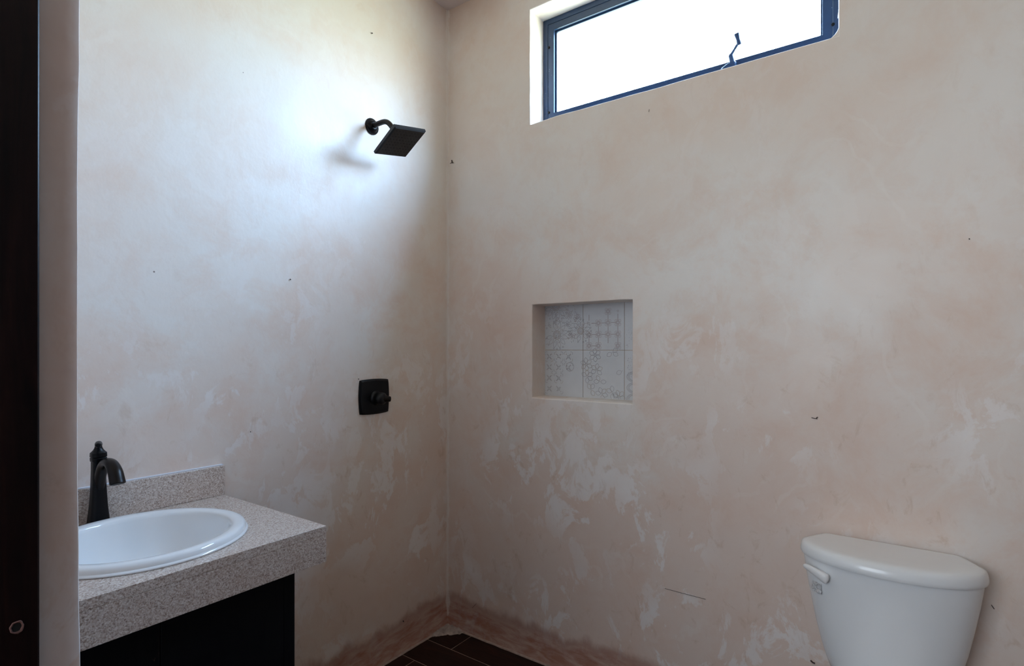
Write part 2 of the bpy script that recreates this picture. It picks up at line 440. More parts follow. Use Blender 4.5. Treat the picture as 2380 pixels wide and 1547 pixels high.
# outer leaf of that wall (blocks behind the plaster, kept clear of the openings)
bm = bmesh.new()
for a, b in (((0.12, YD, -0.05), (0.158, 0.15, WIN[2] - 0.004)), ((0.12, YD, WIN[3] + 0.004), (0.158, 0.15, CEIL)),
             ((0.12, YD, WIN[2] - 0.004), (0.158, WIN[0] - 0.004, WIN[3] + 0.004)), ((0.12, WIN[1] + 0.004, WIN[2] - 0.004), (0.158, 0.15, WIN[3] + 0.004))):
    box(bm, a, b)
box(bm, (0.0, 0.0, -0.05), (0.12, 0.15, CEIL))
link('wall_core', bm, M_B, parent=wb)

# door wall with its doorway (plane x = XC)
DY0, DY1, DH = -1.96, -1.051, 2.13
bm = bmesh.new()
# plaster return of the doorway, hand-finished edge towards the room
zs = grid_breaks(0, DH, [], 0.035); xs = [XCO, -1.88, -1.84, -1.81, -1.795, -1.786, -1.7815, XC]
def edge_dx(z):
    b = 0.0006
    if z < 1.66: b = -0.0014 * min(1, (1.66 - z) / 0.10)
    if z < 1.22: b = -0.0014 + 0.0014 * min(1, (1.22 - z) / 0.16)
    if z < 1.07: b += 0.0010 * min(1, (1.07 - z) / 0.05)
    return b + 0.0007 * mnoise.noise(Vector((z * 12, 3, 3)))
V = []
for i, x in enumerate(xs):
    row = []
    for z in zs:
        dx = edge_dx(z) * (1 if i >= 5 else (0.4 if i == 4 else 0))
        yy = DY1 + (0.004 if i == len(xs) - 1 else (0.001 if i == len(xs) - 2 else 0)) + 0.0008 * mnoise.noise(Vector((x * 30, z * 5, 1)))
        row.append(bm.verts.new((x + dx, yy, z)))
    V.append(row)
room = []
ys2 = [DY1 + 0.012, DY1 + 0.05, -0.6, -0.3, 0.0]
for y in ys2: room.append([bm.verts.new((XC + (edge_dx(z) + 0.001 if y < -1.0 else 0), y, z)) for z in zs])
ALL = V + room
for a, b in zip(ALL, ALL[1:]):
    for j in range(len(zs) - 1): bm.faces.new((a[j], b[j], b[j + 1], a[j + 1]))
box(bm, (XCO, DY1 + 0.014, 0), (XC - 0.004, 0.0, DH))
box(bm, (XCO, DY1, DH), (XC, 0.0, CEIL)); box(bm, (XCO, DY0, DH), (XC, DY1, CEIL)); box(bm, (XCO, YD, 0), (XC, DY0, CEIL))
struct(link('wall_front', bm, M_C, smooth=True))

# wall opposite the shower
bm = bmesh.new(); box(bm, (XCO, YD - 0.15, -0.05), (0.25, YD, CEIL)); struct(link('wall_right', bm, M_C))
bm = bmesh.new(); box(bm, (XCO, YD - 0.15, CEIL), (0.25, 0.15, CEIL + 0.12)); struct(link('ceiling', bm, M_CEIL))

# floor: dark plank tiles over pale grout
bm = bmesh.new()
box(bm, (-3.35, -3.2, -0.06), (0.12, 0.15, -0.0012), 1)
random.seed(5)
row = 0; x1 = -0.0025
while x1 > -3.3:
    wdt = 0.1543
    x0 = x1 - wdt
    y1 = 0.01 if row == 0 else (-0.0 + 0.45 * ((row * 0.37) % 1))
    if row == 0: cuts = [0.02, -0.1655, -0.7655, -1.3655, -1.9655, -2.5655, -3.2]
    elif row == 1: cuts = [0.02, -0.475, -1.075, -1.675, -2.275, -2.875, -3.2]
    elif row == 2: cuts = [0.02, -0.095, -0.66, -1.26, -1.86, -2.46, -3.06, -3.2]
    else:
        s = -0.6 * ((row * 0.373) % 1); cuts = [0.02]
        while s > -3.2: cuts.append(s); s -= 0.6
        cuts.append(-3.2)
        cuts = sorted(set(cuts), reverse=True)
    for a, b in zip(cuts, cuts[1:]):
        if a - b > 0.01: box(bm, (x0 + 0.0006, b + 0.0015, -0.006), (x1 - 0.0006, a - 0.0015, 0.0), 0)
    x1 = x0 - 0.0022; row += 1
fl = link('floor', bm, [M_FLOOR, M_GROUT], bevel=0.0006, seg=1)
struct(fl)
# rough mortar left in the floor corner and the thin bead along both walls
bm = bmesh.new()
random.seed(2)
def lump(cx_, cy_, z): return z + 0.0055 * mnoise.noise(Vector((cx_ * 90, cy_ * 90, 2))) + 0.003 * mnoise.noise(Vector((cx_ * 260, cy_ * 260, 5)))
N = 40
def front(t):  # ragged front edge running from the shower wall to the window wall
    x = -0.150 + 0.138 * t; y = -0.016 - 0.125 * t ** 1.25
    return x + 0.006 * mnoise.noise(Vector((t * 9, 0, 4))), y + 0.006 * mnoise.noise(Vector((t * 11, 5, 0)))
top = []
for i in range(N + 1):
    t = i / N; fx, fy = front(t); r_ = []
    for j in range(17):
        s = j / 16; bx, by = -0.006, -0.006
        x = fx + (bx - fx) * s; y = fy + (by - fy) * s
        r_.append(bm.verts.new((x, y, lump(x, y, 0.0005 + 0.010 * min(1, s * 2.2)))))
    top.append(r_)
for a, b in zip(top, top[1:]):
    for j in range(16): bm.faces.new((a[j], b[j], b[j + 1], a[j + 1]))
struct(link('trim_1', bm, M_MORTAR, smooth=True))
def bead(name, p0, p1, sgn):
    bm = bmesh.new(); n = 60; pts = []; rad = []
    for i in range(n + 1):
        t = i / n; p = Vector(p0).lerp(Vector(p1), t)
        p.z += 0.0008 * mnoise.noise(Vector((t * 40, sgn, 0))); pts.append(p)
        rad.append((0.0060 + 0.0022 * mnoise.noise(Vector((t * 55, 2, sgn))), 0.0055))
    tube(bm, pts, rad, 8); struct(link(name, bm, M_GROUT, smooth=True))
bead('trim_2', (-1.14, -0.0155, 0.0005), (-0.02, -0.0155, 0.0005), 3)
bead('trim_3', (-0.0155, -0.02, 0.0005), (-0.0155, YD + 0.01, 0.0005), 7)

# hall behind the camera
bm = bmesh.new()
box(bm, (-3.45, -3.2, 0), (-3.35, 0.15, CEIL))
struct(link('wall_hall_far', bm, M_C))
bm = bmesh.new(); box(bm, (-3.45, 0.15, 0), (XCO, 0.25, CEIL)); struct(link('wall_hall_left', bm, M_C))
bm = bmesh.new(); box(bm, (-3.45, -3.3, 0), (XCO, -3.2, CEIL)); struct(link('wall_hall_right', bm, M_C))
bm = bmesh.new(); box(bm, (-3.45, -3.3, CEIL), (XCO, 0.25, CEIL + 0.1)); struct(link('ceiling_hall', bm, M_CEIL))
bm = bmesh.new(); box(bm, (XCO - 0.001, -3.2, 0), (XCO + 0.1, YD - 0.15, CEIL)); struct(link('wall_hall_near', bm, M_C))

# door frame: dark stained jambs, head and hall casing
JX0, JX1 = -1.955, -1.8215
bm = bmesh.new()
box(bm, (JX0, DY1 - 0.021, 0.0), (JX1, DY1 - 0.001, DH))
door = link('door_1', bm, M_WOOD, bevel=0.0022, seg=2); struct(door)
bm = bmesh.new(); box(bm, (JX0, DY0 + 0.001, 0.0), (JX1, DY0 + 0.021, DH)); link('jamb', bm, M_WOOD, door, bevel=0.0022)
bm = bmesh.new(); box(bm, (JX0, DY0 + 0.021, DH - 0.021), (JX1, DY1 - 0.021, DH - 0.001)); link('head_jamb', bm, M_WOOD, door, bevel=0.0022)
for y0, y1, z0, z1 in ((DY1 - 0.012, DY1 + 0.07, 0, DH + 0.07), (DY0 - 0.07, DY0 + 0.012, 0, DH + 0.07), (DY0 + 0.012, DY1 - 0.012, DH - 0.012, DH + 0.07)):
    bm = bmesh.new(); box(bm, (XCO - 0.018, y0, z0), (XCO - 0.001, y1, z1)); link('casing', bm, M_WOOD, door, bevel=0.002)
bm = bmesh.new(); box(bm, (-1.818, DY0 - 0.050, 0.012), (-1.010, DY0 - 0.012, DH - 0.03)); link('unseen_door_leaf', bm, M_WOOD, door, bevel=0.003)  # unseen dark leaf, added to keep light off the plaster return
# splintered latch hole
bm = bmesh.new()
hc = Vector((-1.8407, DY1 - 0.0212, 1.0585)); k = 40; rings = []
for rr, dep in ((0.0042, 0.0003), (0.0046, 0.0007), (0.0056, 0.0010), (0.0064, 0.0003)):
    rg = []
    for j in range(k):
        a = 2 * PI * j / k; q = rr * (1 + 0.16 * mnoise.noise(Vector((math.cos(a) * 1.8, math.sin(a) * 1.8, rr * 200))))
        if rr > 0.005 and math.sin(a * 1 + 2.2) > 0.6: q *= 1.10
        rg.append(hc + Vector((q * math.cos(a) * 0.92, -dep, q * math.sin(a) * 1.05)))
    rings.append(rg)
loft(bm, rings, False, False)
h_ = link('latch_hole', bm, M_CHIP, door, smooth=True)
bm = bmesh.new(); lathe(bm, (hc.x, hc.y, hc.z), [(0.0001, 0.0004), (0.0044, 0.0004)], 24, axis='y')
link('latch_bore', bm, simple('bore_shadow_black', (0.004, 0.003, 0.003), 0.9), h_)

# ------------------------------------------------------------------ niche tiles (part of the wall's finish)
XT = 0.106
ny0, ny1, nz0, nz1 = NIC
GY = [ny1, -0.689, -0.881, ny0]; GZ = [nz0, 1.340, nz1]
bm = bmesh.new()
box(bm, (XT + 0.002, ny0, nz0), (XT + 0.011, ny1, nz1), 1)
for i in range(3):
    for j in range(2):
        ya, yb = GY[i + 1] + (0.0012 if i < 2 else 0), GY[i] - (0.0014 if i > 0 else 0)
        za, zb = GZ[j] + (0.0012 if j == 1 else 0), GZ[j + 1] - (0.0012 if j == 0 else 0)
        box(bm, (XT, ya, za), (XT + 0.004, yb, zb), 0)
random.seed(11)
XM = XT - 0.0004
def stroke(pts, w=0.0011, mi=2):
    w *= 1.25
    pts = [(y, z) for y, z in pts]
    for (a, b), (c, d) in zip(pts, pts[1:]):
        L = math.hypot(c - a, d - b)
        if L < 1e-6: continue
        for y, z in ((a, b), (c, d)):
            if not (ny0 + .0015 < y < ny1 - .0015 and nz0 + .0015 < z < nz1 - .0015): break
        else:
            nx, nz = -(d - b) / L * w / 2, (c - a) / L * w / 2
            vs = [bm.verts.new((XM, a + nx, b + nz)), bm.verts.new((XM, c + nx, d + nz)), bm.verts.new((XM, c - nx, d - nz)), bm.verts.new((XM, a - nx, b - nz))]
            bm.faces.new(vs).material_index = mi
def arc(cy, cz, r, a0=0, a1=2 * PI, w=0.0011, mi=2, n=16, ry=None):
    ry = ry or r
    stroke([(cy + ry * math.cos(a0 + (a1 - a0) * i / n), cz + r * math.sin(a0 + (a1 - a0) * i / n)) for i in range(n + 1)], w, mi)
def petal(cy, cz, a, r0, r1, wd, mi=2, w=0.0010, notip=False):
    for s in (-1, 1):
        P = []
        for i in range(7):
            t = i / 6; rr = r0 + (r1 - r0) * t; off = s * wd * math.sin(PI * min(1, t)) ** 0.8
            P.append((cy + rr * math.cos(a) - off * math.sin(a), cz + rr * math.sin(a) + off * math.cos(a)))
        stroke(P, w, mi)
def dot(cy, cz, r=0.0012, mi=2): arc(cy, cz, r * 0.5, w=r, mi=mi, n=6)
def rnd(p): return random.random() < p
# print 1 (upper left): lacy rosettes
ya, zb = ny1, nz1
def P1(u, v): return ya - u * 0.192, zb - v * 0.198        # u to the right, v down
for (u, v, sc) in ((0.30, 0.02, 1), (0.33, 0.66, 1), (0.95, 0.58, 0.8)):
    cy, cz = P1(u, v)
    for r in (0.006, 0.012, 0.020): arc(cy, cz, r * sc, w=0.0013, mi=3 if r < 0.01 else 2)
    for i in range(20):
        a = 2 * PI * i / 20; stroke([(cy + math.cos(a) * 0.013 * sc, cz + math.sin(a) * 0.013 * sc), (cy + math.cos(a) * 0.021 * sc, cz + math.sin(a) * 0.021 * sc)], 0.0013, 4)
    for i in range(12):
        a = 2 * PI * (i + .5) / 12
        if rnd(0.85): petal(cy, cz, a, 0.024 * sc, 0.058 * sc, 0.0080, mi=3 if i % 2 else 2); dot(cy + math.cos(a) * .036 * sc, cz + math.sin(a) * .036 * sc, .0014)
    for i in range(24):
        a = 2 * PI * i / 24
        if rnd(0.5): arc(cy + math.cos(a) * 0.062 * sc, cz + math.sin(a) * 0.062 * sc, 0.0032, n=8, mi=3)
for (u, v) in ((0.30, 0.34), (0.64, 0.22), (0.60, 0.45), (0.72, 0.66), (0.86, 0.30)):
    cy, cz = P1(u, v); arc(cy, cz, 0.0045, mi=2, n=10); arc(cy, cz, 0.0015, mi=3, n=6)
    for i in range(8):
        if rnd(0.8): petal(cy, cz, 2 * PI * i / 8, 0.006, 0.020, 0.004, mi=3 if rnd(.6) else 2)
for i in range(46):
    cy, cz = P1(random.random() * .95 + .02, random.random() * .85 + .02); a = random.random() * 6
    arc(cy, cz, 0.004 + 0.003 * random.random(), a, a + 2.2, n=5, mi=3 if rnd(.6) else 4)
# print 2 (upper middle): linked medallions
for i in range(4):
    for j in range(4):
        u = 0.15 + 0.235 * i; v = 0.17 + 0.235 * j
        cy = -0.6895 - u * 0.19; cz = nz1 - v * 0.205
        if (i, j) in ((0, 0), (3, 0), (2, 3), (0, 1), (1, 0)): 
            if rnd(.8): arc(cy, cz, .004, mi=2, n=8)
        else:
            for r, w in ((0.0055, .0024), (0.0095, .0014)): arc(cy, cz, r, mi=2, w=w)
            for q in range(4):
                a = q * PI / 2 + PI / 4; arc(cy + math.cos(a) * .0105, cz + math.sin(a) * .0105, .0060, a - 1.7, a + 1.7, mi=2, n=8)
        if i < 3 and (j in (1, 2) or (j == 3 and i == 0)): stroke([(cy - 0.012, cz), (cy - 0.0445 + 0.010, cz)], 0.0020, 2)
        if j < 3 and rnd(.85): stroke([(cy, cz - 0.012), (cy, cz - 0.048 + 0.011)], 0.0020, 2)
# print 3 (lower left): crossed beads
for i in range(4):
    for j in range(4):
        u = 0.12 + 0.26 * i; v = 0.14 + 0.24 * j; cy = ny1 - u * 0.19; cz = 1.339 - v * 0.2
        if (i + j > 3 and (i, j) != (1, 3)) or (i, j) == (3, 0): continue
        for q in range(4):
            a = q * PI / 2 + PI / 4
            for m in range(3):
                if rnd(.9): arc(cy + math.cos(a) * (.005 + m * .0052), cz + math.sin(a) * (.005 + m * .0052), .0026 - m * .0004, n=8, mi=3 if m < 2 else 2)
            if rnd(.7): arc(cy + math.cos(a) * .019, cz + math.sin(a) * .019, .008, a - 1.4, a + 1.4, mi=4 if rnd(.4) else 3, n=8)
for v in (0.62,):
    cy, cz = ny1 - 0.68 * 0.19, 1.339 - 0.36 * .2
    for i in range(18): arc(cy + math.cos(i * PI / 9) * .019, cz + math.sin(i * PI / 9) * .019, .0018, n=6, mi=2 if i % 2 else 3)
# print 4 (lower middle): blossom outlines
for (u, v, keep) in ((0.30, 0.10, 1), (0.08, 0.30, .9), (0.34, 0.42, .85), (0.10, 0.56, .75), (0.72, 0.04, .6), (0.20, 0.84, .6), (0.46, 0.92, .8), (0.72, 0.88, .6), (0.88, 0.96, .7), (0.42, 0.66, .35), (0.96, 0.42, .3)):
    cy = -0.690 - u * 0.19; cz = 1.339 - v * 0.2
    dot(cy, cz, .0016, 3)
    for q in range(6):
        if rnd(keep): petal(cy, cz, q * PI / 3 + u * 5, 0.004, 0.029, 0.0088, mi=3 if rnd(.7) else 4, w=0.0012)
# print 5 and 6 (right strip)
for i in range(26):
    cy = -0.885 - random.random() * 0.04; cz = 1.345 + random.random() * 0.08; dot(cy, cz, .0012, 3)
for j in range(3):
    cz = 1.30 - j * .03
    for q in range(8): dot(-0.905 + math.cos(q) * .009, cz + math.sin(q) * .009, .0014, 3)
for j in range(4):
    cz = 1.232 - j * 0.045
    for m in (0.0, 0.005, 0.010):
        P = [(-0.921 + (0.030 - m) * math.cos(t) , cz + (0.021 - m * .7) * math.sin(t) * (0.75 + .25 * abs(math.sin(t)))) for t in [2 * PI * i / 24 for i in range(25)]]
        stroke(P, .0013, 3)
link('niche_tile_panel', bm, [M_TILE, M_NGROUT, M_MOT1, M_MOT2, M_MOT3], wb)

# ------------------------------------------------------------------ window
XF = 0.106; TH = 0.045
wy0, wy1, wz0, wz1 = WIN
bm = bmesh.new()
def rect_frame(bm, x0, x1, y0, y1, z0, z1, w, wb_=None):
    wb_ = wb_ or w
    O = [(y0, z0), (y1, z0), (y1, z1), (y0, z1)]; I = [(y0 + w, z0 + wb_), (y1 - w, z0 + wb_), (y1 - w, z1 - w), (y0 + w, z1 - w)]
    v = {}
    for x in (x0, x1):
        for k_, P in (('o', O), ('i', I)):
            for q, (y, z) in enumerate(P): v[x, k_, q] = bm.verts.new((x, y, z))
    for q in range(4):
        r = (q + 1) % 4
        bm.faces.new((v[x0, 'o', q], v[x0, 'o', r], v[x0, 'i', r], v[x0, 'i', q]))
        bm.faces.new((v[x1, 'o', q], v[x1, 'o', r], v[x1, 'i', r], v[x1, 'i', q]))
        bm.faces.new((v[x0, 'o', q], v[x0, 'o', r], v[x1, 'o', r], v[x1, 'o', q]))
        bm.faces.new((v[x0, 'i', q], v[x0, 'i', r], v[x1, 'i', r], v[x1, 'i', q]))
rect_frame(bm, XF, XF + TH, wy0 + .001, wy1 - .001, wz0 + .001, wz1 - .001, 0.024)
win = link('window_1', bm, M_FRAME, bevel=0.0014); struct(win)
bm = bmesh.new(); rect_frame(bm, XF + 0.0012, XF + TH - 0.004, wy0 + .026, wy1 - .026, wz0 + .026, wz1 - .026, 0.030, 0.045)
sash = link('window_sash', bm, M_FRAME, win, bevel=0.0016)
bm = bmesh.new(); rect_frame(bm, XF + 0.014, XF + 0.030, wy0 + .054, wy1 - .054, wz0 + .069, wz1 - .054, 0.009)
link('glazing_bead', bm, M_FRAME, sash, bevel=0.003)
bm = bmesh.new(); box(bm, (XF + 0.021, wy0 + .058, wz0 + .072), (XF + 0.026, wy1 - .058, wz1 - .058)); link('window_pane', bm, M_GLASS, sash)
for (y, z) in ((-0.516, 2.70), (-0.516, 2.408), (-1.626, 2.425), (-1.626, 2.70)):
    bm = bmesh.new()
    for i, (r, h) in enumerate(((0.0052, 0.0), (0.0052, 0.0012), (0.0035, 0.0026), (0.0001, 0.003))):
        pass
    rings = [[Vector((XF - h, y + r * math.cos(2 * PI * j / 20), z + r * math.sin(2 * PI * j / 20))) for j in range(20)] for r, h in ((0.0056, -0.001), (0.0054, 0.0014), (0.0038, 0.0026), (0.0012, 0.0022))]
    loft(bm, rings, True, True); link('screw', bm, M_BLACK, win, smooth=True)
# crank operator on the bottom rail
bm = bmesh.new()
CY, CZ = -1.310, wz0 + 0.046
loft(bm, [[Vector((x, CY + a, CZ + b)) for a, b in sec] for x, sec in (
    (XF + 0.001, [(0.046, -0.010), (-0.013, -0.010), (-0.013, 0.014), (-0.006, 0.018), (0.022, 0.016), (0.046, 0.004)]),
    (XF - 0.012, [(0.042, -0.009), (-0.012, -0.009), (-0.012, 0.012), (-0.006, 0.015), (0.020, 0.013), (0.042, 0.002)]),
    (XF - 0.020, [(0.034, -0.007), (-0.010, -0.007), (-0.010, 0.009), (-0.006, 0.012), (0.016, 0.010), (0.034, 0.000)]))])
crank = link('crank_base', bm, M_FRAME, win, bevel=0.002)
bm = bmesh.new()
a0 = Vector((XF - 0.006, CY, CZ + 0.004)); a1 = Vector((XF - 0.018, CY + 0.006, CZ + 0.036))
KE = Vector((XF - 0.026, CY - 0.022, CZ + 0.068))
tube(bm, [a0, a0.lerp(a1, .5), a1.lerp(a0, .05), a1 + Vector((-0.001, -0.002, 0.006))], [(0.0100, 0.0085), (0.0095, 0.008), (0.0090, 0.008), (0.0060, 0.005)], 14)
tube(bm, [a1, a1.lerp(KE, .5), KE], [(0.0062, 0.005), (0.0052, 0.0045), (0.0056, 0.005)], 10)
arm = link('crank_arm', bm, M_FRAME, crank, smooth=True)
bm = bmesh.new()
k0 = KE + Vector((0.002, -0.004, -0.006)); k1 = KE + Vector((-0.016, 0.002, 0.030))
tube(bm, [k0, k0.lerp(k1, .12), k0.lerp(k1, .45), k0.lerp(k1, .92), k1], [0.0080, 0.0088, 0.0068, 0.0095, 0.0080], 18)
link('crank_knob', bm, M_FRAME, arm, smooth=True)
# dried plaster splashes on the frame
bm = bmesh.new()
def flat_blob(bm, x, P, w=0.0012):
    for (a, b), (c, d) in zip(P, P[1:]): tube(bm, [Vector((x, a, b)), Vector((x, c, d))], w, 6)
bl = (-1.640, 2.452)
flat_blob(bm, XF - 0.0004, [(bl[0], bl[1] - .012), (bl[0] - .001, bl[1]), (bl[0] - .003, bl[1] + .010), (bl[0] - .003, bl[1] + .017)], .0016)
flat_blob(bm, XF - 0.0004, [(bl[0] - .003, bl[1] + .010), (bl[0] - .008, bl[1] - .003), (bl[0] - .001, bl[1] - .001)], .0009)
flat_blob(bm, XF - 0.0002, [(-0.600 - .000, wz0 + .036), (-0.606, wz0 + .047), (-0.611, wz0 + .040)], .0006)
for i in range(26):
    y = random.uniform(wy0 + .004, wy0 + .05) if i % 2 else random.uniform(wy1 - .05, wy1 - .004); z = random.uniform(wz0 + .03, wz1 - .03)
    flat_blob(bm, XF - 0.0001, [(y, z), (y + .0008, z + .0008)], .0005)
link('plaster_splash', bm, M_PAINTDAB, win, smooth=True)

# ------------------------------------------------------------------ vanity cabinet
cab = empty('vanity_cabinet', (-1.436, -0.26, 0), 'black painted vanity cabinet under the speckled granite counter', 'cabinet')
cx0, cx1, cy0, cy1, ct = -1.772, -1.1625, -0.52, -0.016, 0.7755
bm = bmesh.new()
box(bm, (cx0, cy0 + .018, 0.0), (cx0 + .016, cy1, ct)); box(bm, (cx1 - .016, cy0 + .018, 0.0), (cx1, cy1, ct))
box(bm, (cx0, cy1 - .01, 0.08), (cx1, cy1, ct)); box(bm, (cx0 + .016, cy0 + .02, 0.08), (cx1 - .016, cy1 - .01, 0.096))
link('carcass', bm, M_CAB, cab, bevel=0.001)
bm = bmesh.new()
box(bm, (cx1 - 0.0310, cy0, 0.0), (cx1, cy0 + .018, ct)); box(bm, (cx0, cy0, 0.0), (cx0 + .018, cy0 + .018, ct))
box(bm, (cx0 + .018, cy0, ct - .006), (cx1 - .031, cy0 + .018, ct)); box(bm, (cx0 + .018, cy0 + .03, 0.0), (cx1 - .031, cy0 + .045, 0.09))
link('face_frame', bm, M_CAB, cab, bevel=0.0012)
for x0, x1 in ((cx0 + .020, -1.4855), (-1.4825, cx1 - 0.0330)):
    bm = bmesh.new(); box(bm, (x0, cy0 - .002, 0.095), (x1, cy0 + .016, ct - .008)); link('door', bm, M_CAB, cab, bevel=0.0012)

# ------------------------------------------------------------------ granite counter
SX, SY = -1.430, -0.300
kx0, kx1, ky0, ky1, kt = -1.776, -1.0945, -0.560, -0.002, 0.873
counter = empty('granite_countertop', (-1.436, -0.28, 0.776), 'speckled beige granite countertop with thick front apron around the white sink', 'countertop')
bm = bmesh.new()
K = 96; RH = 0.205
def sq(a):   # outline point at angle a from the sink centre
    dx, dy = math.cos(a), math.sin(a); ts = []
    if dx > 1e-9: ts.append((kx1 - SX) / dx)
    if dx < -1e-9: ts.append((kx0 - SX) / dx)
    if dy > 1e-9: ts.append((ky1 - SY) / dy)
    if dy < -1e-9: ts.append((ky0 - SY) / dy)
    t = min(ts); return SX + dx * t, SY + dy * t
angs = sorted(set([2 * PI * i / K for i in range(K)] + [math.atan2(y - SY, x - SX) % (2 * PI) for x in (kx0, kx1) for y in (ky0, ky1)]))
rr = []
for z in (kt, kt - 0.022):
    rr.append(([bm.verts.new((SX + RH * math.cos(a), SY + RH * math.sin(a), z)) for a in angs], [bm.verts.new((*sq(a), z)) for a in angs]))
n_ = len(angs)
for i in range(n_):
    j = (i + 1) % n_
    (ti, to), (bi, bo) = rr
    bm.faces.new((ti[i], ti[j], to[j], to[i])); bm.faces.new((bi[i], bi[j], bo[j], bo[i]))
    bm.faces.new((ti[i], ti[j], bi[j], bi[i])); bm.faces.new((to[i], to[j], bo[j], bo[i]))
link('slab', bm, M_GRAN, counter, bevel=0.0007, angle=50)
bm = bmesh.new(); box(bm, (kx0, ky0 + .0004, 0.7765), (kx1 - .0004, ky0 + .022, kt - .0221)); box(bm, (kx1 - .022, ky0 + .022, 0.7765), (kx1 - .0004, ky1, kt - .0221))
link('apron', bm, M_GRAN, counter, bevel=0.0005)
bm = bmesh.new(); box(bm, (kx0, -0.022, kt + 0.0003), (kx1 + 0.002, -0.001, 0.968)); link('backsplash', bm, M_GRAN, counter, bevel=0.0012)
bm = bmesh.new(); box(bm, (kx0, -0.0130, 0.9682), (kx1 + 0.001, 0.002, 0.9705)); link('caulk_line', bm, M_PAINTDAB, counter)

# ------------------------------------------------------------------ sink
sink = empty('drop_in_sink', (SX, SY, 0.8735), 'round white ceramic sink set into the granite countertop', 'sink')
bm = bmesh.new()
prof = [(0.204, -0.030), (0.207, -0.002), (0.2315, 0.0004), (0.2322, 0.003), (0.2302, 0.0058), (0.2280, 0.0066), (0.2276, 0.0098), (0.2264, 0.0140), (0.2232, 0.0185), (0.2175, 0.0208), (0.2100, 0.0212),
        (0.2010, 0.0204), (0.1945, 0.0186), (0.1905, 0.0150), (0.1880, 0.0080), (0.1850, -0.006), (0.1810, -0.024), (0.1740, -0.050), (0.1620, -0.079), (0.1410, -0.105), (0.1110, -0.124), (0.0780, -0.135), (0.0450, -0.140), (0.0240, -0.142),
        (0.0240, -0.150), (0.0500, -0.150), (0.1180, -0.134), (0.1530, -0.110), (0.1760, -0.078), (0.1950, -0.040)]
lathe(bm, (SX, SY, 0.8735), prof + [prof[0]], 128)
for q in bm.verts: q.co.y = SY + (q.co.y - SY) * 0.955
bmesh.ops.remove_doubles(bm, verts=bm.verts, dist=1e-5)
link('basin', bm, M_CERAM, sink, smooth=True)
bm = bmesh.new(); lathe(bm, (SX, SY, 0.8735), [(0.001, -0.1405), (0.008, -0.1405), (0.012, -0.1385), (0.0215, -0.1385), (0.0235, -0.1405), (0.0235, -0.148), (0.001, -0.148)], 40)
link('drain', bm, M_BRONZE, sink, smooth=True)

# ------------------------------------------------------------------ faucet
FX, FY, FZ = -1.4475, -0.0512, 0.8732
fau = empty('faucet', (FX, FY, FZ), 'black single-handle faucet with arched spout standing behind the sink', 'faucet')
bm = bmesh.new()
def sqring(cx_, cy_, z, w, d, p=4.0, k=32):
    out = []
    for j in range(k):
        a = 2 * PI * j / k; c, s = math.cos(a), math.sin(a)
        q = (abs(c) ** p + abs(s) ** p) ** (-1 / p)
        out.append(Vector((cx_ + w * q * c, cy_ + d * q * s, z)))
    return out
body = [(0.0, 0.0264, 0.0264), (0.004, 0.0264, 0.0264), (0.006, 0.0250, 0.0250), (0.018, 0.0238, 0.0240), (0.045, 0.0210, 0.0215), (0.080, 0.0185, 0.0190), (0.115, 0.0170, 0.0175), (0.150, 0.0163, 0.0168), (0.170, 0.0163, 0.0168),
        (0.172, 0.0182, 0.0185), (0.180, 0.0186, 0.0190), (0.182, 0.0170, 0.0172)]
loft(bm, [sqring(FX, FY, FZ + h, w * .93, d * .93) for h, w, d in body])
link('body', bm, M_BLACK, fau, smooth=True)
bm = bmesh.new()
top = [(0.1825, .0165, 3.2), (0.184, .0182, 3.2), (0.194, .0178, 3.0), (0.197, .0150, 2.6), (0.202, .0115, 2.2), (0.207, .0092, 2), (0.212, .0080, 2), (0.216, .0074, 2)]
loft(bm, [sqring(FX, FY, FZ + h, w, w, p) for h, w, p in top])
hn = link('handle', bm, M_BLACK, fau, smooth=True)
bm = bmesh.new()
lvp = smooth_path([(FX + .003, FY + .008, FZ + .2140), (FX + .001, FY + .002, FZ + .2175), (FX - .005, FY - .014, FZ + .2190), (FX - .012, FY - .036, FZ + .2185)], 5)
tube(bm, lvp, [(0.0088 - 0.0001 * i, 0.0088 - 0.0002 * i) if 0 < i < 15 else (0.005, 0.005) for i in range(16)], 16, side=(0.95, -0.31, 0))
link('lever', bm, M_BLACK, hn, smooth=True)
bm = bmesh.new()
sp = smooth_path([(FX, FY - .004, FZ + .100), (FX, FY - .016, FZ + .135), (FX, FY - .036, FZ + .162), (FX, FY - .062, FZ + .175), (FX, FY - .090, FZ + .174), (FX, FY - .115, FZ + .158), (FX, FY - .132, FZ + .129)], 6)
rad = []
for i in range(len(sp)):
    t = i / (len(sp) - 1)
    rad.append((0.0130 + 0.0055 * t ** 1.6, 0.0155 - 0.0060 * min(1, t * 1.3) + 0.0030 * max(0, t - .6)))
tube(bm, sp, rad, 24, side=(1, 0, 0))
spo = link('spout', bm, M_BRONZE, fau, smooth=True)
bm = bmesh.new()
e1 = sp[-1]; dd = (sp[-1] - sp[-2]).normalized()
tube(bm, [e1 - dd * .001, e1 + dd * 0.0015], [(0.0170, 0.0088), (0.0160, 0.0078)], 20, side=(1, 0, 0)); link('aerator', bm, M_BLACK, spo, smooth=True)

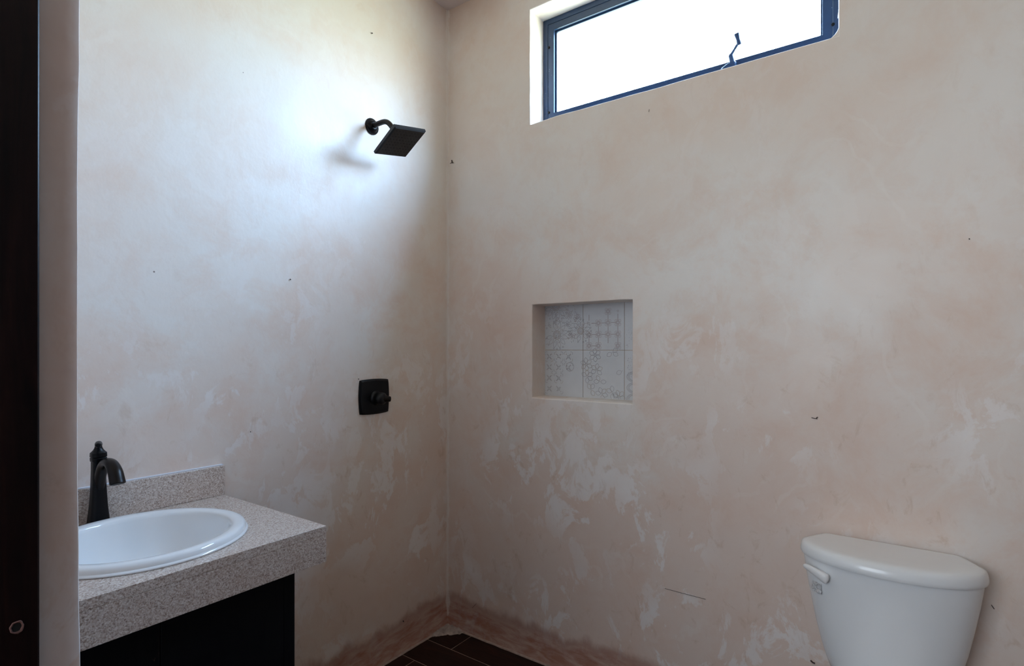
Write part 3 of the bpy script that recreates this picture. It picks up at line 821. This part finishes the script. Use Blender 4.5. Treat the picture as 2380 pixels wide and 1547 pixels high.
# ------------------------------------------------------------------ shower head
HX, HZ = -0.469, 2.278
sh = empty('overhead_shower', (HX, 0, HZ), 'black square shower head on a bent arm, mounted high on the left wall', 'shower head')
bm = bmesh.new()
lathe(bm, (HX, 0, HZ), [(0.001, -.004), (0.0335, -.004), (0.0340, 0.002), (0.0330, 0.0045), (0.0290, 0.0062), (0.0255, 0.0075), (0.0235, 0.011), (0.0205, 0.0155), (0.0150, 0.0180), (0.0125, 0.0185), (0.001, 0.0185)], 48, axis='y')
link('flange', bm, M_BLACK, sh, smooth=True)
R = Matrix.Rotation(-0.1511, 3, 'Z') @ Matrix.Rotation(-0.4474, 3, 'X') @ Matrix.Rotation(-0.2001, 3, 'Y')
HC = Vector((-0.469, -0.1759, 2.1702)); nrm = R @ Vector((0, 0, 1))
jt = HC + nrm * 0.046
bm = bmesh.new()
ap = smooth_path([(HX, -0.006, HZ), (HX, -0.050, HZ + .003), (HX, -0.082, HZ + .001), (HX, -0.106, HZ - .012), tuple(Vector((HX, -0.126, HZ - .034)).lerp(jt, 0.25)), tuple(jt)], 7)
tube(bm, ap, 0.0105, 20); link('shower_arm', bm, M_BRONZE, sh, smooth=True)
def plate(bm, s0, s1, h0, h1, mi=0):
    rings = []
    for s, h in ((s0, h0), (s1, h1)):
        rings.append([HC + R @ Vector((a * s / 2, b * s / 2, h)) for a, b in ((-1, -1), (1, -1), (1, 1), (-1, 1))])
    loft(bm, rings, True, True, mi)
bm = bmesh.new()
loft(bm, [[HC + R @ Vector((a * s_ / 2, b * s_ / 2, h)) for a, b in ((-1, -1), (1, -1), (1, 1), (-1, 1))] for s_, h in ((0.1490, 0.0), (0.1588, 0.0045), (0.1588, 0.0150), (0.1500, 0.0190))])
hb = link('head_plate', bm, M_DUST, sh)
bm = bmesh.new(); plate(bm, 0.146, 0.142, 0.0192, 0.0235); plate(bm, 0.062, 0.050, 0.0235, 0.030)
link('back_plate', bm, M_BLACK, sh, bevel=0.001)
bm = bmesh.new()
s_, u_ = frame_at(nrm)
tube(bm, [HC + nrm * h for h in (0.0302, 0.032, 0.038, 0.041, 0.045, 0.050, 0.054)], [0.0125, 0.0148, 0.0148, 0.0120, 0.0135, 0.0120, 0.007], 24)
link('swivel_joint', bm, M_BLACK, sh, smooth=True)
bm = bmesh.new()
for i in range(9):
    for j in range(9):
        c = HC + R @ Vector(((i - 4) * 0.0155, (j - 4) * 0.0155, 0)); tube(bm, [c + nrm * 0.0004, c - nrm * 0.0012], 0.0016, 8)
link('spray_nozzles', bm, M_BLACK, hb, smooth=True)['kind'] = 'stuff'

# ------------------------------------------------------------------ shower valve
VX, VZ = -0.459, 1.1455
sv = empty('shower_valve', (VX, 0, VZ), 'black square shower valve with round knob on the left wall below the shower head', 'shower valve')
bm = bmesh.new()
def pillow(s, y, k=12):
    out = []; w, h = 0.0755 * s, 0.0705 * s
    for (a, b) in (((-1, -1), (1, -1)), ((1, -1), (1, 1)), ((1, 1), (-1, 1)), ((-1, 1), (-1, -1))):
        for i in range(k):
            t = i / k; x = a[0] + (b[0] - a[0]) * t; z = a[1] + (b[1] - a[1]) * t
            bul = 1 + 0.055 * math.sin(PI * t) ** 1
            if a[0] == b[0]: x *= bul
            else: z *= bul
            if t == 0: x *= .985; z *= .985
            out.append(Vector((VX + x * w, y, VZ + z * h)))
    return out
loft(bm, [pillow(1.0, 0.004), pillow(1.0, -0.0045), pillow(0.985, -0.0075), pillow(0.93, -0.0095), pillow(0.90, -0.0125), pillow(0.45, -0.0145), pillow(0.05, -0.015)])
link('escutcheon', bm, M_BLACK, sv, smooth=True)
bm = bmesh.new()
lathe(bm, (VX, 0, VZ - .006), [(0.001, 0.012), (0.030, 0.013), (0.0305, 0.017), (0.0260, 0.020), (0.0235, 0.026), (0.0250, 0.034), (0.0258, 0.046), (0.0245, 0.056), (0.0200, 0.062), (0.0100, 0.065), (0.001, 0.0655)], 40, axis='y')
kn = link('knob', bm, M_DUST, sv, smooth=True)
bm = bmesh.new()
tube(bm, [(VX - .012, -0.052, VZ - .006), (VX + .004, -0.058, VZ - .007), (VX + .022, -0.064, VZ - .009), (VX + .032, -0.067, VZ - .010)], [(0.010, 0.015), (0.0095, 0.0145), (0.009, 0.0125), (0.008, 0.0110)], 16)
link('lever', bm, M_BRONZE, kn, smooth=True)

# ------------------------------------------------------------------ toilet
TY = -1.7805
toi = empty('toilet', (-0.35, TY, 0), 'white toilet standing against the window wall, its tank lid rounded at the front', 'toilet')
def dring(z, hw, front, back=-0.022, cw=0.030, cx_=-0.088, n=40, bk=0.0):
    """D-shaped outline: straight back, chamfered rear corners, bowed front."""
    P = [(back, -(hw - cw)), (back, -(hw - cw) * 0.4), (back, (hw - cw) * 0.4), (back, hw - cw)]
    cha = [(back + (cx_ - back) * t, hw - cw + cw * 0.97 * t ** 0.93) for t in (.05, .3, .6, .86, .97)]
    P += cha
    for i in range(n + 1):
        t = PI / 2 - PI * i / n
        c = abs(math.cos(t)) ** 0.93; s = math.copysign(abs(math.sin(t)) ** 0.96, math.sin(t))
        P.append((cx_ - (abs(front) - abs(cx_)) * c, hw * s))
    P += [(x, -y) for x, y in reversed(cha)]
    return [Vector((x, TY + y, z)) for x, y in P]
bm = bmesh.new()
hwz = [(0.398, .135, -.165), (0.404, .1435, -.172), (0.430, .153, -.178), (0.470, .1645, -.186), (0.530, .1795, -.195), (0.600, .1930, -.202), (0.660, .2035, -.207), (0.722, .2125, -.2115), (0.727, .2125, -.2115)]
loft(bm, [dring(z, h, f, back=-0.026, cx_=-0.100) for z, h, f in hwz])
link('tank', bm, M_TOILET, toi, smooth=True)
bm = bmesh.new()
lid = [(0.7275, .2150, -.2180), (0.7290, .2205, -.2235), (0.7330, .2225, -.2255), (0.7400, .2225, -.2255), (0.7520, .2205, -.2220), (0.7600, .2170, -.2170), (0.7640, .2120, -.2110), (0.7662, .2040, -.2025), (0.7670, .1940, -.1915), (0.7674, .150, -.150)]
rings = []
for i, (z, h, f) in enumerate(lid):
    if i < 9: rings.append(dring(z, h, f, back=-0.018 - 0.0 * i, cw=0.040, cx_=-0.088))
    else: rings.append([Vector((-0.10 + (p.x + 0.10) * .6, TY + (p.y - TY) * .6, z)) for p in dring(z, lid[8][1], lid[8][2], back=-0.018, cw=0.040)])
loft(bm, rings)
link('tank_lid', bm, M_TOILET, toi, smooth=True)
# flush lever, front left of the tank
bm = bmesh.new()
P0 = Vector((-0.2005, -1.632, 0.6915)); P1 = Vector((-0.170, -1.576, 0.7045)); nrm2 = Vector((-0.66, 0.75, 0)).normalized()
piv = Vector((-0.166, -1.622, 0.692))
tube(bm, [piv - (P0 - piv) * .2, piv.lerp(P0, .8)], [(0.013, 0.013), (0.0115, 0.0115)], 20)
lv = link('flush_lever', bm, M_PLAST, toi, smooth=True)
bm = bmesh.new()
pth = smooth_path([P0 + Vector((0.002, -0.012, -0.004)), P0, P0.lerp(P1, .35) + Vector((-0.003, 0, 0.003)), P0.lerp(P1, .7) + Vector((-0.002, 0, 0.003)), P1], 6)
rd = []
for i in range(len(pth)):
    t = i / (len(pth) - 1); e_ = min(1, (t + .015) / 0.16, ((1 - t) + .015) / 0.12) ** .5
    rd.append((0.0085 * e_ * (1 - .35 * t), 0.0165 * e_ * (1 - .58 * t)))
tube(bm, pth, rd, 20); link('lever_handle', bm, M_PLAST, lv, smooth=True)
# crumpled plastic scrap stuck under the lever
bm = bmesh.new(); random.seed(8); G = 9; gv = []
for i in range(G):
    r_ = []
    for j in range(G):
        y = -1.597 - 0.026 * i / (G - 1); z = 0.662 - 0.030 * j / (G - 1)
        dx = -0.0060 - 0.0050 * random.random()
        # sit on the tank's bowed front
        tt = min(1.0, abs(y - TY) / 0.205); xf = -0.100 - (0.2075 - 0.100) * math.sqrt(max(0, 1 - tt * tt)) ** 0.97
        r_.append(bm.verts.new((xf + dx, y + random.uniform(-.0012, .0012), z + random.uniform(-.0012, .0012))))
    gv.append(r_)
for i in range(G - 1):
    for j in range(G - 1): bm.faces.new((gv[i][j], gv[i + 1][j], gv[i + 1][j + 1], gv[i][j + 1]))
bmesh.ops.solidify(bm, geom=bm.faces, thickness=0.0006)
link('plastic_scrap', bm, M_PLAST, toi)
# bowl, seat and lid below the frame of the photo
def oval(cx_, z, a, b, k=40, fr=1.0):
    return [Vector((cx_ - a * math.cos(2 * PI * j / k) * (fr if math.cos(2 * PI * j / k) > 0 else 1), TY + b * math.sin(2 * PI * j / k), z)) for j in range(k)]
bm = bmesh.new()
loft(bm, [oval(-.36, 0.0, .245, .105), oval(-.36, 0.03, .245, .105), oval(-.36, .06, .225, .095), oval(-.38, .20, .215, .105), oval(-.41, .30, .255, .155), oval(-.43, .365, .275, .180), oval(-.43, .385, .275, .182), oval(-.44, .386, .215, .130), oval(-.44, .34, .19, .11), oval(-.42, .25, .12, .07), oval(-.41, .22, .06, .04)])
box(bm, (-.25, TY - .125, .30), (-.03, TY + .125, .397))
link('bowl', bm, M_TOILET, toi, smooth=True)
bm = bmesh.new(); loft(bm, [oval(-.45, .388, .25, .182), oval(-.45, .402, .252, .184), oval(-.45, .406, .245, .178), oval(-.46, .406, .17, .115), oval(-.46, .389, .165, .110), oval(-.45, .388, .25, .182)], False, False)
bmesh.ops.remove_doubles(bm, verts=bm.verts, dist=1e-5)
link('seat', bm, M_PLAST, toi, smooth=True)
bm = bmesh.new(); loft(bm, [oval(-.45, .407, .250, .182), oval(-.45, .418, .252, .184), oval(-.45, .426, .235, .170), oval(-.45, .428, .15, .11)]); link('seat_lid', bm, M_PLAST, toi, smooth=True)

# ------------------------------------------------------------------ small marks on the walls
random.seed(3)
def ray(px, py, wall):
    a = math.radians(35.66); F = Vector((math.cos(a), math.sin(a), 0)); Rr = Vector((math.sin(a), -math.cos(a), 0))
    d = F + Rr * ((px - CXP) / FPX) + Vector((0, 0, 1)) * ((HY - py) / FPX)
    t = (-0.003 - CAM.x) / d.x if wall == 'B' else (-0.003 - CAM.y) / d.y
    return CAM + d * t
def mark(name, wall, groups, parent):
    bm = bmesh.new()
    for pts, w in groups:
        P = [ray(x, y, wall) for x, y in pts]
        tube(bm, P, w, 6)
    link(name, bm, M_MARK, parent, smooth=True)
M_MARK = simple('dark_scuff', (0.06, 0.035, 0.03), 0.8)
wa = bpy.data.objects['wall_left']
mark('scuff_marks', 'B', [([(1545, 1367), (1590, 1379), (1640, 1392)], .0007), ([(1050, 372), (1051, 379)], .0028), ([(1046, 380), (1051, 376), (1055, 379)], .0010),
     ([(1886, 970), (1893, 972), (1900, 973)], .0012), ([(1897, 971), (1901, 969)], .0016), ([(1884, 1534), (1889, 1539), (1894, 1541)], .0024), ([(2252, 554), (2254, 556)], .0014),
     ([(2304, 1405), (2311, 1415)], .0010), ([(1509, 254), (1508, 260)], .0009), ([(1098, 1412), (1107, 1402)], .0008)], wb)
mark('scuff_marks', 'A', [([(864, 76), (866, 78)], .0022), ([(674, 648), (676, 650)], .0016), ([(937, 1442), (938, 1444)], .0026), ([(582, 1002), (583, 1004)], .0012), ([(833, 880), (834, 881)], .0018),
     ([(130, 1), (130, 2)], .0001)][:5], wa)
